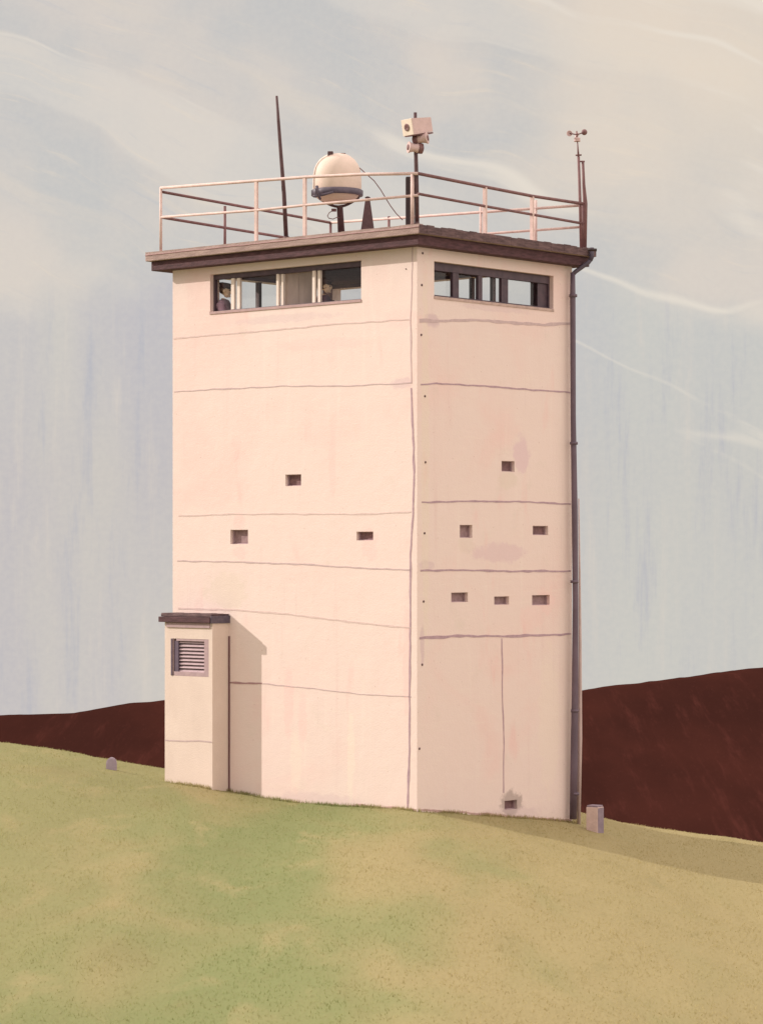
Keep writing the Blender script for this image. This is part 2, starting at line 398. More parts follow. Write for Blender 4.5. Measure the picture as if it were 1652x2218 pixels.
RG = [((px-CX)/F*120, (HZ-py)/F*120+EYE) for px, py in ((-2500, 1500), (-900, 1590), (-200, 1562), (80, 1552), (140, 1550), (180, 1542), (240, 1531), (300, 1526), (355, 1519), (600, 1516), (900, 1516), (1258, 1502), (1400, 1485), (1560, 1464), (1652, 1452), (1900, 1425), (3200, 1380))]
def fz(x, y):
    top = interp(x, RG)+.06*mnoise.noise(Vector((x*.5, 0, 3)))+.05*mnoise.noise(Vector((x*1.7, y*.8, 8)))
    if y <= 120: t = (y-60)/60; z = -10.5+(top+10.5)*t
    else: z = top-.02*(y-120)**1.35
    return z + .05*mnoise.noise(Vector((x*.9, y*.3, 1)))*(1 if y < 118 else 0)
grid('ploughed_field', [-140+i*2 for i in range(56)] + [-28+i*.25 for i in range(224)] + [28+i*2 for i in range(57)],
     [60+i*1.5 for i in range(40)] + [120+i*4 for i in range(21)], fz, M['field'])

# ------------------------------------------------------------------ tower walls with real openings
TH = .22; FL = 2.8+EYE; BASE = -1.2
def rect(left, x0, x1, y0, y1):
    us = []; 
    u0, _ = onface(x0, y0, left); u1, _ = onface(x1, y0, left)
    zt = (onface(x0, y0[0] if isinstance(y0, tuple) else y0, left)[1]+onface(x1, y0[1] if isinstance(y0, tuple) else y0, left)[1])/2
    return u0, u1, zt
def quadrect(left, TL, TR, BL, BR):
    a = [onface(*p, left) for p in (TL, TR, BL, BR)]
    us = sorted(((a[0][0]+a[2][0])/2, (a[1][0]+a[3][0])/2))
    return us[0], us[1], (a[2][1]+a[3][1])/2, (a[0][1]+a[1][1])/2
wL = quadrect(True, (455, 594), (782, 563), (455, 673), (782, 650))
wR = quadrect(False, (940, 565), (1198, 597), (940, 652), (1198, 658))
def loop_rect(left, cx, cy, w_, h_):
    return quadrect(left, (cx-w_/2, cy-h_/2), (cx+w_/2, cy-h_/2), (cx-w_/2, cy+h_/2), (cx+w_/2, cy+h_/2))
LOOPS = [(True, 635, 1040, 34, 25, 'hole', 'plum loophole shutter high on the sunlit face, right under its middle'),
         (True, 518, 1163, 38, 31, 'hole_l', 'largest mauve loophole, lower left on the sunlit face'),
         (True, 790, 1161, 36, 19, 'hole', 'flat mauve loophole lower right on the sunlit face'),
         (False, 1100, 1010, 28, 23, 'hole', 'single dark loophole high on the shaded face'),
         (False, 1009, 1151, 27, 28, 'hole_l', 'square mauve loophole in the middle row of the shaded face'),
         (False, 1170, 1149, 33, 20, 'hole', 'oblong mauve loophole beside the drainpipe in the middle row'),
         (False, 995, 1294, 36, 21, 'hole_l', None), (False, 1086, 1301, 32, 18, 'hole_l', None), (False, 1171, 1300, 38, 22, 'hole_l', None),
         (False, 1106, 1744, 27, 20, 'hole', 'low loophole ringed by grey damp stain near the ground')]
LR = [loop_rect(*l[:5]) for l in LOOPS]
def wallface(mb, o, d, n, W, z0, z1, holes):
    """outer skin with holes and reveals; holes=(u0,u1,z0,z1,depth)"""
    us = sorted({0, W, *[h[0] for h in holes], *[h[1] for h in holes]}); zs = sorted({z0, z1, *[h[2] for h in holes], *[h[3] for h in holes]})
    P = lambda u, z, q=0: o+d*u+Z*z-n*q
    for ua, ub in zip(us, us[1:]):
        for za, zb in zip(zs, zs[1:]):
            um, zm = (ua+ub)/2, (za+zb)/2
            if any(h[0] < um < h[1] and h[2] < zm < h[3] for h in holes): continue
            mb.quad(P(ua, za), P(ub, za), P(ub, zb), P(ua, zb))
    for u0, u1, a, b, q in holes:
        mb.quad(P(u0, a), P(u1, a), P(u1, a, q), P(u0, a, q)); mb.quad(P(u0, b), P(u1, b), P(u1, b, q), P(u0, b, q))
        mb.quad(P(u0, a), P(u0, b), P(u0, b, q), P(u0, a, q)); mb.quad(P(u1, a), P(u1, b), P(u1, b, q), P(u1, a, q))
B = C+Ld*WL+Rd*WR; Lc = C+Ld*WL; Rc = C+Rd*WR
LD = .09
mb = MB()
wallface(mb, C, Ld, NL, WL, BASE, TOP, [(*wL, TH)] + [(*r, LD) for r, l in zip(LR, LOOPS) if l[0]])
wallface(mb, C, Rd, NR, WR, BASE, TOP, [(*wR, TH)] + [(*r, LD) for r, l in zip(LR, LOOPS) if not l[0]])
# rear openings: look-out strips all the way round
def rear_u(o, d, px):
    k = (px-CX)/F; return (k*o.y-o.x)/(d.x-k*d.y)
zr0, zr1 = wL[2]-.05, TOP-.13
rl = (rear_u(Lc, Rd, 440), rear_u(Lc, Rd, 717), zr0, zr1); rr = (rear_u(Rc, Ld, 1166), rear_u(Rc, Ld, 738), zr0, zr1)
wallface(mb, Lc, Rd, Ld, WR, BASE, TOP, [(*rl, TH)]); wallface(mb, Rc, Ld, Rd, WL, BASE, TOP, [(*rr, TH)])
walls = mb.build('wall', M['wall'], tower, recalc=False)
# inner lining, floor and ceiling of the look-out room
mb = MB(); t = TH
def inner(o, d, n, W, h):
    wallface(mb, o-n*t+d*0, d, n, W, FL, TOP-.01, [(h[0], h[1], h[2], h[3], -.0001)])
inner(C, Ld, NL, WL, wL); inner(C, Rd, NR, WR, wR); inner(Lc, Rd, Ld, WR, rl); inner(Rc, Ld, Rd, WL, rr)
i0 = C+Ld*t+Rd*t; 
for z in (FL, TOP-.02):
    mb.quad(*[C+Ld*(t if a else WL-t)+Rd*(t if b else WR-t)+Z*z for a, b in ((1, 1), (0, 1), (0, 0), (1, 0))])
mb.build('room_lining', M['room'], tower, recalc=False)

# ------------------------------------------------------------------ roof
def slab(mb, o, z0, z1, bev=.012, ex=.05):
    c = C+Ld*(WL/2+ex)+Rd*WR/2+Z*(z0+z1)/2
    mb.box(c, Ld*(WL/2+o+ex), Rd*(WR/2+o), Z*(z1-z0)/2, bev)
    return mb
RO = .275
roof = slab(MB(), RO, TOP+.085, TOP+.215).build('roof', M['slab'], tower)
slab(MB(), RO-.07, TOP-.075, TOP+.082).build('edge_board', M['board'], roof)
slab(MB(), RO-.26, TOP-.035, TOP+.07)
RT = TOP+.215
# dark strips over the slab's shaded edge, its shade put into the colour
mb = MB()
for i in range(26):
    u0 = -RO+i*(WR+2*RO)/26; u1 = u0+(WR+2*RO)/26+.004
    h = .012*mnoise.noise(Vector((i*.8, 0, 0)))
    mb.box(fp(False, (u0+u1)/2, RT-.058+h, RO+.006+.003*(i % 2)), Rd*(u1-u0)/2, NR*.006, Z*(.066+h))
mb.build('edge_shade', M['slab_dark'], roof)
# ragged gravel-and-felt edge lip on the sunny side
mb = MB()
for i in range(30):
    u0 = -RO+i*(WL+2*RO+.1)/30; u1 = u0+(WL+2*RO+.1)/30+.003; h = .010+.008*mnoise.noise(Vector((i*.7, 3, 0)))
    mb.box(fp(True, (u0+u1)/2, RT+h, RO-.05), Ld*(u1-u0)/2, NL*(.045+.006*mnoise.noise(Vector((i*.9, 1, 0)))), Z*.012)
mb.build('roof_lip', M['slab'], roof)
mb = MB(); n_ = 34; pts = []
for i in range(n_+1):
    u = -RO+i*(WL+2*RO+.1)/n_; pts.append(fp(True, u, RT-.028+.008*mnoise.noise(Vector((i*.6, 7, 0))), RO+.002))
mb.tube(pts, .0075, 6); mb.build('felt_edge', M['seam_mid'], roof)

# ------------------------------------------------------------------ joints, corner line, bolts
def strip(pts, left, wd, m, name='panel_joint', off=.004, vertical=False, jitter=.006):
    P = [onface(x, y, left) for x, y in pts]
    mbb = MB(); full = []
    for (u0, z0), (u1, z1) in zip(P, P[1:]):
        n = max(2, int(math.hypot(u1-u0, z1-z0)/.07))
        for i in range(n): full.append((u0+(u1-u0)*i/n, z0+(z1-z0)*i/n))
    full.append(P[-1]); sd = rnd.random()*50
    rows = []
    for i, (u, z) in enumerate(full):
        jj = jitter*mnoise.noise(Vector((i*.35, sd, 0)))*2; ww = wd/2*(.75+.55*abs(mnoise.noise(Vector((i*.22, sd, 9))))*2)
        if vertical: a, b = (u+jj-ww, z), (u+jj+ww, z)
        else: a, b = (u, z+jj-ww), (u, z+jj+ww)
        rows.append((fp(left, *a, off), fp(left, *b, off), fp(left, *a, -.003), fp(left, *b, -.003)))
    for r0, r1 in zip(rows, rows[1:]):
        mbb.quad(r0[0], r1[0], r1[1], r0[1]); mbb.quad(r0[0], r0[2], r1[2], r1[0]); mbb.quad(r0[1], r1[1], r1[3], r0[3])
    return mbb.build(name, m, tower)
S = M['seam']; SM = M['seam_mid']
m_light = mat('faint_joint', (.66, .50, .48), .9, .08, (.72, .57, .54), 14)
m_med = mat('medium_joint', (.55, .41, .42), .9, .1, (.62, .48, .48), 14)
strip([(376, 733), (480, 724), (600, 714), (720, 702), (890, 691)], True, .022, m_light)
strip([(377, 849), (480, 842), (620, 836), (760, 836), (890, 829)], True, .018, m_med)
strip([(387, 1117), (560, 1113), (760, 1114), (890, 1109)], True, .020, m_light)
strip([(384, 1215), (500, 1217), (660, 1223), (780, 1230), (890, 1235)], True, .022, m_med)
strip([(386, 1318), (500, 1321), (620, 1330), (760, 1347), (890, 1361)], True, .026, m_light)
strip([(570, 1481), (680, 1492), (780, 1504), (890, 1510)], True, .014, m_med)
strip([(497, 1479), (568, 1481)], True, .026, SM)
strip([(908, 694), (945, 695), (1030, 692), (1120, 700), (1180, 703), (1234, 700)], False, .042, m_med)
strip([(911, 833), (945, 830), (1050, 836), (1150, 844), (1234, 850)], False, .026, S)
strip([(913, 1088), (990, 1086), (1110, 1086), (1236, 1092)], False, .026, S)
strip([(910, 1236), (990, 1235), (1120, 1238), (1236, 1237)], False, .03, S)
strip([(908, 1382), (990, 1378), (1100, 1378), (1236, 1374)], False, .034, S)
strip([(1086, 1383), (1088, 1450), (1087, 1500), (1091, 1600), (1090, 1718)], False, .026, S, vertical=True)
strip([(893, 528), (892, 600), (889, 700), (891, 830)], True, .02, m_med, 'corner_joint', vertical=True)
strip([(890, 840), (895, 960), (897, 1020), (894, 1120), (889, 1200), (888, 1380), (887, 1520), (886, 1650), (882, 1765)], True, .034, S, 'corner_joint', vertical=True)
# thin painted foot of the walls
strip([(600, 1742), (700, 1747), (800, 1751), (900, 1758)], True, .09, M['plinth'], 'plinth', off=.006)
strip([(906, 1757), (1000, 1762), (1120, 1772), (1236, 1780)], False, .06, M['plinth'], 'plinth', off=.006)
strip([(906, 1762), (1000, 1770), (1120, 1782), (1236, 1792)], False, .08, M['annex'], 'plinth', off=.009)
for x, y, l in ((915, 548, 0), (913, 617, 0), (912, 725, 0), (920, 858, 0), (921, 1001, 0), (919, 1155, 0), (917, 1303, 0), (914, 1440, 0), (908, 1622, 0), (879, 582, 1)):
    u, z = onface(x, y, bool(l)); n = NL if l else NR
    MB().lathe(fp(bool(l), u, z, -.004), [(.019 if not l else .010, 0), (.019 if not l else .010, .010), (.012 if not l else .006, .016), (.002, .017)], 12, n).build('bolt', M['dark'], tower)
for (left, *_ , key, lab), (u0, u1, z0, z1) in zip(LOOPS, LR):
    n = NL if left else NR; d = Ld if left else Rd
    q = LD
    mbb = MB(); mbb.box(fp(left, (u0+u1)/2, (z0+z1)/2, -q-.004), d*((u1-u0)/2+.01), n*.006, Z*((z1-z0)/2+.01))
    lo = mbb.build('loophole_shutter', M[key], tower, label=lab)
    mm = MB(); w_ = .012
    for uu in (u0+w_/2, u1-w_/2): mm.box(fp(left, uu, (z0+z1)/2, -q+.018), d*w_/2, n*.02, Z*((z1-z0)/2-.001))
    for zz in (z0+w_/2, z1-w_/2): mm.box(fp(left, (u0+u1)/2, zz, -q+.016), d*((u1-u0)/2-w_), n*.018, Z*w_/2)
    mm.build('shutter_frame', M['mauve'], lo)

# ------------------------------------------------------------------ windows
def window(left, wr, bars, m_frame, top_h, bot_h, name_label, right_panel=None):
    d = Ld if left else Rd; n = NL if left else NR; u0, u1, z0, z1 = wr
    fr = MB(); dp = -.11
    def bx(mb_, ua, ub, za, zb, c=dp, h=.035, bev=.004): 
        mb_.box(fp(left, (ua+ub)/2, (za+zb)/2, c), d*abs(ub-ua)/2, n*h, Z*(zb-za)/2, bev)
    e = .004
    bx(fr, u0+e, u1-e, z1-top_h, z1-e); bx(fr, u0+e, u1-e, z0+e, z0+bot_h)
    side = .035
    bx(fr, u0+e, u0+side, z0+bot_h, z1-top_h, dp, .034); bx(fr, u1-side, u1-e, z0+bot_h, z1-top_h, dp, .034)
    wo = fr.build('window_frame', m_frame, tower, label=name_label)
    for (px, wpx, mm, kind) in bars:
        u, _ = onface(px, 620, left, dp); hw = wpx/F*44/2/abs(d.x)
        b2 = MB(); 
        if kind == 'pair':
            for s in (-1, 1): bx(b2, u+s*hw*.55-hw*.36, u+s*hw*.55+hw*.36, z0+bot_h+.001, z1-top_h-.001, dp+.012*s, .024)
        else: bx(b2, u-hw, u+hw, z0+bot_h+.001, z1-top_h-.001, dp, .03)
        b2.build('mullion', mm, wo)
    if right_panel:
        ua, _ = onface(right_panel[0], 620, left, dp); ub, _ = onface(right_panel[1], 620, left, dp)
        b2 = MB(); bx(b2, ua, ub, z0+bot_h+.002, z1-top_h-.002, dp-.01, .012); b2.build('blind_panel', m_frame, wo)
    g = MB(); c0 = dp-.045
    g.quad(fp(left, u0+side, z0+bot_h, c0), fp(left, u1-side, z0+bot_h, c0), fp(left, u1-side, z1-top_h, c0), fp(left, u0+side, z1-top_h, c0))
    g.build('pane', M['glass'], wo)
    si = MB(); si.box(fp(left, (u0+u1)/2, z0-.022, .002), d*((u1-u0)/2+.004), n*.012, Z*.021, .003)
    si.build('sill', M['sill'] if left else M['stain'], wo)
window(True, wL, [(512, 20, M['whiteframe'], 'pair'), (608, 15, M['whiteframe'], 'pair'), (687, 17, M['whiteframe'], 'pair')],
       M['winframe'], .085, .018, 'long strip window with pale sashes on the sunlit face')
window(False, wR, [(984, 13, M['winframe'], 's'), (1037, 9, M['winframe'], 's'), (1090, 15, M['winframe'], 's')],
       M['winframe'], .13, .03, 'dark framed strip window on the shaded face', (1164, 1192))
# rear look-out mullions seen through the room
def rear_bar(o, d, n, u, h0, h1, w=.045):
    mb_ = MB(); mb_.box(o+d*u+Z*(h0+h1)/2-n*.1, d*w/2, n*.04, Z*(h1-h0)/2); return mb_.build('rear_mullion', M['dark'], tower)
for px in (551,): rear_bar(Lc, Rd, Ld, rear_u(Lc, Rd, px), zr0, zr1, .07)
for px in (1030, 1075): rear_bar(Rc, Ld, Rd, rear_u(Rc, Ld, px), zr0, zr1, .06)
mb = MB()
for (o, d, n, r_) in ((Lc, Rd, Ld, rl), (Rc, Ld, Rd, rr)):
    mb.quad(o+d*r_[0]+Z*zr0-n*.12, o+d*r_[1]+Z*zr0-n*.12, o+d*r_[1]+Z*zr1-n*.12, o+d*r_[0]+Z*zr1-n*.12)
mb.build('rear_pane', M['glass'], tower)

# locker standing in the room, seen through the window
LKD = 44.45
lk = empty('locker', (at(648, 640, LKD).x, LKD, FL), 'plain brown locker standing inside the lookout, between two pale window sashes', 'locker')
lw = 33/F*LKD
body = MB().box((lk.location.x, LKD, FL+.98), Vector((lw, 0, 0)), Vector((0, .2, 0)), Z*.97, .01).build('cabinet', M['locker'], lk)
for s in (-1, 1):
    MB().box((lk.location.x+s*lw/2, LKD-.206, FL+1.0), Vector((lw/2-.006, 0, 0)), Vector((0, .005, 0)), Z*.9, .002).build('door', M['locker'], lk)
MB().tube([(lk.location.x+.03, LKD-.23, FL+1.0), (lk.location.x+.03, LKD-.23, FL+1.12)], .008, 8).build('handle', M['dark'], lk)

# ------------------------------------------------------------------ annex
uA, _ = onface(393, 1500, True); uB, _ = onface(496, 1500, True); PJ = .385
zA = onface(470, 1350, True, PJ)[1]
annex = MB()
def ap(u, z, q): return fp(True, u, z, q)
# louvre opening
l0, zt = onface(371, 1383, True, PJ); l1, _ = onface(452, 1383, True, PJ); zb = onface(410, 1465, True, PJ)[1]
holes = [(min(l0, l1)-uB, max(l0, l1)-uB, zb, zt, .10)]
o_ = C+Ld*uB+NL*PJ
wallface(annex, o_, Ld, NL, uA-uB, -1, zA, holes)
annex.quad(ap(uB, -1, 0), ap(uB, -1, PJ), ap(uB, zA, PJ), ap(uB, zA, 0)); annex.quad(ap(uA, -1, 0), ap(uA, -1, PJ), ap(uA, zA, PJ), ap(uA, zA, 0))
annex.quad(ap(uB, zA, 0), ap(uB, zA, PJ), ap(uA, zA, PJ), ap(uA, zA, 0))
an = annex.build('annex', M['annex'], tower, recalc=False, label='narrow cream annex with flat roof and louvred vent')
rf = MB(); um = (uA+uB)/2
rf.box(ap(um+.045, zA+.045, PJ/2+.03), Ld*((uA-uB)/2+.045), NL*(PJ/2+.045-.012), Z*.045, .008)
rfo = rf.build('annex_roof', M['board'], an)
rf = MB(); rf.box(ap(um+.04, zA+.115, PJ/2+.015), Ld*((uA-uB)/2+.03), NL*(PJ/2+.01), Z*.022, .008); 
for i in range(9):
    u = uB+.065+i*(uA-uB-.06)/8; rf.box(ap(u, zA+.138, PJ/2), Ld*.065, NL*(PJ/2+.01), Z*(.005+.004*(i % 3)), .002)
rf.build('roof_felt', M['slab_dark'], an)
MB().box(ap(uB-.013, zA+.055, PJ/2+.02), Ld*.012, NL*(PJ/2+.03), Z*.062, .004).build('verge_board', M['blue'], an)
MB().box(ap(um, zA-.045, PJ+.010), Ld*((uA-uB)/2-.05), NL*.010, Z*.040).build('fascia', M['mauve'], an)
# louvre
fr = MB(); h0, h1 = min(l0, l1), max(l0, l1); zm = (zb+zt)/2; q = PJ-.03
fw = .05
fr.box(ap(h0+.055, zm, q), Ld*.053, NL*.028, Z*((zt-zb)/2-.002), .004); fr.box(ap(h1-fw/2, zm, q), Ld*(fw/2-.002), NL*.028, Z*((zt-zb)/2-.002), .004)
fr.box(ap((h0+h1)/2, zt-.02, q), Ld*((h1-h0)/2-.11), NL*.026, Z*.018, .003); fr.box(ap((h0+h1)/2+.02, zb+.035, q), Ld*((h1-h0)/2-.08), NL*.026, Z*.033, .003)
fr.build('louvre_frame', M['mauve'], an)
MB().box(ap(h1-fw-.055, zm+.01, q-.004), Ld*.050, NL*.02, Z*((zt-zb)/2-.05)).build('louvre_shade_strip', M['indigo'], an)  # dark strips stand in for the deep shadow at the inset's left
MB().box(ap(h1-.014, zm, q+.036), Ld*.013, NL*.006, Z*((zt-zb)/2-.004)).build('louvre_shade_edge', M['indigo'], an)
MB().box(ap((h0+h1)/2, zm, PJ-.094), Ld*(h1-h0)/2, NL*.005, Z*(zt-zb)/2).build('louvre_back', M['indigo'], an)
nsl = 9; sl0, sl1 = h0+.108, h1-fw-.105
sm = MB()
for i in range(nsl):
    zz = zb+.09+i*(zt-zb-.14)/(nsl-1); tilt = (Z*-.018+NL*.022)
    sm.box(ap((sl0+sl1)/2, zz, q-.022), Ld*(sl1-sl0)/2, tilt, Vector((0, 0, .0045)))
sm.build('louvre_slats', mat('lilac_slat_paint', (.50, .37, .40), .7, .1, scale=12), an)
def astrip(pts, q, wd, m, name):
    mbb = MB(); P = [onface(x, y, True, q) for x, y in pts]
    for (a, za), (b, zb_) in zip(P, P[1:]):
        mbb.quad(ap(a, za-wd/2, q+.004), ap(b, zb_-wd/2, q+.004), ap(b, zb_+wd/2, q+.004), ap(a, za+wd/2, q+.004))
    return mbb.build(name, m, an)
astrip([(358, 1604), (400, 1606), (430, 1605), (459, 1608)], PJ, .020, m_med, 'panel_joint')
pts = [Vector(ap(uB-.012, z, .012)) for z in [i*.25-.2 for i in range(int((zA+.2)/.25)+1)]]
for i, p in enumerate(pts): p += Ld*.006*mnoise.noise(Vector((i*.5, 2, 2)))
MB().tube(pts, .014, 8).build('cable', M['seam_dark'], an)

# ------------------------------------------------------------------ drainpipe
pm = MB(); pr = .045
pR = lambda px, py, D=44.78: at(px, py, D)
pm = MB().tube([pR(1281, 536), pR(1281, 556), pR(1278, 563)], .04, 12)
pm.tube([pR(1280, 560), pR(1274, 568), pR(1246, 588), pR(1240, 594)], .036, 12)
dp_o = pm.build('drainpipe', M['pipe_blue'], tower, label='slate blue elbow of the drainpipe below the roof corner')
pts = [pR(1240, 590), pR(1240, 640), pR(1241, 900), pR(1244, 1100), pR(1246, 1300), pR(1245, 1500), pR(1243, 1650), pR(1241, 1775)]
MB().tube(pts, [.04, .046, .044, .050, .046, .055, .062, .06], 14).build('drainpipe', M['pipe'], tower)
MB().tube([pR(1253, 1080, 44.9), pR(1255, 1250, 44.9), pR(1256, 1400, 44.9), pR(1256, 1600, 44.9), pR(1253, 1790, 44.9)], [.010, .018, .026, .034, .03], 10).build('conduit', M['pale'], tower)
for py in (640, 960, 1260, 1540, 1720):
    MB().tube([pR(1241+(py-640)*.004, py-3), pR(1241+(py-640)*.004, py+3)], .066, 14).build('pipe_clamp', M['pipe'], tower)
MB().tube([pR(1272, 540, 44.6), pR(1292, 541, 44.6)], .025, 10).build('gutter_outlet', M['black'], tower)

# ------------------------------------------------------------------ railing
ROF = .14                                                # railing stands this far outside the wall line
railing = MB()
def rp(u_, side, z):                                      # side: 'L','R' front runs, 'BL' from left corner back, 'BR' from right corner back
    if side == 'L': return C+Ld*u_+NL*ROF+Z*z
    if side == 'R': return C+Rd*u_+NR*ROF+Z*z
    if side == 'BL': return Lc+Rd*u_+Ld*ROF+Z*z
    return Rc+Ld*u_+Rd*ROF+Z*z
def u_at(side, px):
    o = rp(0, side, 0); d = {'L': Ld, 'R': Rd, 'BL': Rd, 'BR': Ld}[side]; k = (px-CX)/F
    return (k*o.y-o.x)/(d.x-k*d.y)
def zpy(p, py): return (HZ-py)/F*p.y+EYE
eL = WL+ROF; eR = WR+ROF
def run(side, pts, r, m, name, flat=None):
    """pts = (u, z)"""
    P = [rp(u, side, z) for u, z in pts]
    return MB().tube(P, r, 8).build(name, m, tail)
tail = empty('railing', (0, 0, 0), None, None); tail.parent = tower; tail.location = -tower.location
for k in list(tail.keys()): del tail[k]
bpy.data.objects.remove(tail)
zc, zl, zr_ = zpy(rp(0, 'L', 0), 377), zpy(rp(eL, 'L', 0), 408), zpy(rp(eR, 'R', 0), 441)
top = MB().tube([rp(-ROF, 'L', zc), rp(u_at('L', 780), 'L', zpy(rp(u_at('L', 780), 'L', 0), 377)), rp(u_at('L', 660), 'L', zpy(rp(u_at('L', 660), 'L', 0), 383)), rp(u_at('L', 555), 'L', zpy(rp(u_at('L', 555), 'L', 0), 391)), rp(eL, 'L', zl+.01)], .026, 8)
tail = top.build('railing', M['rail'], tower, label='cream handrail of the sunlit side with shade-toned plum rails round the rest of the roof')
mc, ml, mr_ = zpy(rp(0, 'L', 0), 424), zpy(rp(eL, 'L', 0), 470), zpy(rp(eR, 'R', 0), 484)
run('L', [(-ROF, mc), (u_at('L', 660), zpy(rp(u_at('L', 660), 'L', 0), 444)), (u_at('L', 555), zpy(rp(u_at('L', 555), 'L', 0), 455)), (eL, ml)], .022, M['rail'], 'rail')
run('R', [(-ROF, zc), (u_at('R', 1050), zpy(rp(u_at('R', 1050), 'R', 0), 404)), (u_at('R', 1152), zpy(rp(u_at('R', 1152), 'R', 0), 424)), (eR, zr_)], .026, M['railm'], 'rail')  # shade-side rails get a darker tone than the sunlit cream ones
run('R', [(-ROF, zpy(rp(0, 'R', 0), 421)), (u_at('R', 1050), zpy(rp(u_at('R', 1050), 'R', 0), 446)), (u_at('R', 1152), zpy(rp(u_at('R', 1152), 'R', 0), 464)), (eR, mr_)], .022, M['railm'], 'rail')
zrear = (zl+zr_)/2
wr1 = WR+ROF; wl1 = WL+ROF
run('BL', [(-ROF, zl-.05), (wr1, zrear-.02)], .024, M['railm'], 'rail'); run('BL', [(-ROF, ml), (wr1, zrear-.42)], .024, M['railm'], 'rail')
run('BR', [(-ROF, zr_-.02), (wl1, zrear-.02)], .024, M['rail'], 'rail'); run('BR', [(-ROF, mr_-.05), (wl1, zrear-.42)], .022, M['rail'], 'rail')
def post(side, u, ztop, m, r=.024, wide=None):
    P = rp(u, side, RT-.01); Q = rp(u, side, ztop)
    if wide:
        MB().box((P+Q)/2, (Ld if side in 'L BR' else Rd)*wide/2, (NL if side in 'L BR' else NR)*.018, Z*(ztop-RT+.01)/2, .004).build('post', m, tail)
    else: MB().tube([P, Q], r, 8).build('post', m, tail)
    MB().box(P+Z*.014, Ld*.055, Rd*.055, Z*.008).build('foot_plate', m, tail)
post('L', eL, zl+.02, M['rail']); 
for px, y in ((555, 391), (660, 383)): u = u_at('L', px); post('L', u, zpy(rp(u, 'L', 0), y)-.01, M['rail'], wide=.062)
post('L', -ROF*.2, zc, M['rail'], .03)
for px, y in ((1050, 404), (1152, 424)): u = u_at('R', px); post('R', u, zpy(rp(u, 'R', 0), y)-.01, M['rail'], wide=.065)
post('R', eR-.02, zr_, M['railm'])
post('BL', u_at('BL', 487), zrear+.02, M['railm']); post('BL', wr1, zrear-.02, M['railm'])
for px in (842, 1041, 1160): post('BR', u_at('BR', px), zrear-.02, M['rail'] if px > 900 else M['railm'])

# ------------------------------------------------------------------ roof equipment
def P3(px, py, D): return at(px, py, D)
# whip antenna
D = 43.9
w_ = empty('whip_antenna', (P3(620, 487, D).x, D, RT), 'tall thin dark pole aerial leaning slightly left behind the cream handrail', 'antenna')
MB().tube([Vector((w_.location.x, D, RT)), P3(615, 420, D), P3(608, 330, D), P3(603, 262, D), P3(599, 207, D)], [.036, .034, .03, .026, .020], 10).build('rod', M['dark'], w_)
MB().lathe((w_.location.x, D, RT), [(.09, 0), (.09, .02), (.05, .03), (.045, .09), (.02, .1)], 16).build('base', M['dark'], w_)

# searchlight with domed drum on a yoke
D = 43.9; s = D/F; cx = P3(730, 0, D).x
sz = lambda py: (HZ-py)/F*D+EYE
sl_ = empty('searchlight', (P3(740, 0, D).x, D, RT), 'large cream domed drum lamp on a dark forked stand on the roof', 'searchlight')
prof = [(.02, sz(441)), (.16, sz(439.5)), (.26, sz(435)), (.32, sz(429)), (.36, sz(423)), (.372, sz(420)), (.392, sz(408)), (.392, sz(392)), (.386, sz(378)), (.368, sz(365)), (.335, sz(355)), (.28, sz(345)), (.22, sz(339)), (.17, sz(335.5)), (.16, sz(334.5)), (.02, sz(334))]
drum = MB().lathe((cx, D, 0), prof, 48).build('drum', M['drum'], sl_)
bd = MB().lathe((cx, D, 0), [(.380, sz(424)), (.412, sz(424)), (.418, sz(423)), (.42, sz(413)), (.398, sz(411)), (.38, sz(411))], 48).build('clamp_band', M['blue'], sl_)
MB().tube([P3(686, 402, D-.4), P3(687, 415, D-.42), P3(694, 432, D-.4)], [.026, .03, .018], 8).build('lever', M['blue'], sl_)
MB().tube([P3(679, 424, D-.34), P3(700, 421, D-.42), P3(722, 415, D-.44)], [.026, .022, .02], 8).build('lever', M['blue'], sl_)
yk = [P3(683, 418, D), P3(684, 428, D)]
yk = [P3(690+i*(776-690)/12, 428+19*math.sin(math.pi*i/12), D) for i in range(13)]
MB().tube([P3(690, 418, D)]+yk+[P3(776, 418, D)], .022, 8).build('yoke', M['dark'], sl_)
MB().tube([P3(735, 445, D), P3(736, 450, D), (P3(740, 480, D).x, D, RT+.02)], [.075, .05, .06], 14).build('column', M['dark'], sl_)
MB().lathe((sl_.location.x, D, RT), [(.13, 0), (.13, .02), (.07, .03)], 16).build('base_plate', M['dark'], sl_)
MB().box(P3(723, 454.5, D-.03), Vector((.04, 0, 0)), Vector((0, .03, 0)), Z*.022, .005).build('junction_box', M['railm'], sl_)
MB().tube([P3(x, y, D-.07) for x, y in ((720, 456), (713, 460), (709, 467), (712, 472), (721, 474), (730, 470), (736, 472))], .007, 6).build('cable', M['railm'], sl_)
MB().tube([P3(x, y, D-.05) for x, y in ((763, 351), (772, 358), (782, 366), (794, 377), (810, 391), (824, 410), (836, 430), (846, 446), (858, 462), (872, 476))], .008, 6).build('cable', M['railm'], sl_)
MB().box(P3(715.5, 333, D-.15), Vector((.045, 0, 0)), Vector((0, .04, 0)), Z*.042, .012).build('cap_lug', M['dark'], sl_)
MB().box(P3(743, 333, D+.05), Vector((.04, 0, 0)), Vector((0, .03, 0)), Z*.014, .006).build('cap_lug', M['dark'], sl_)

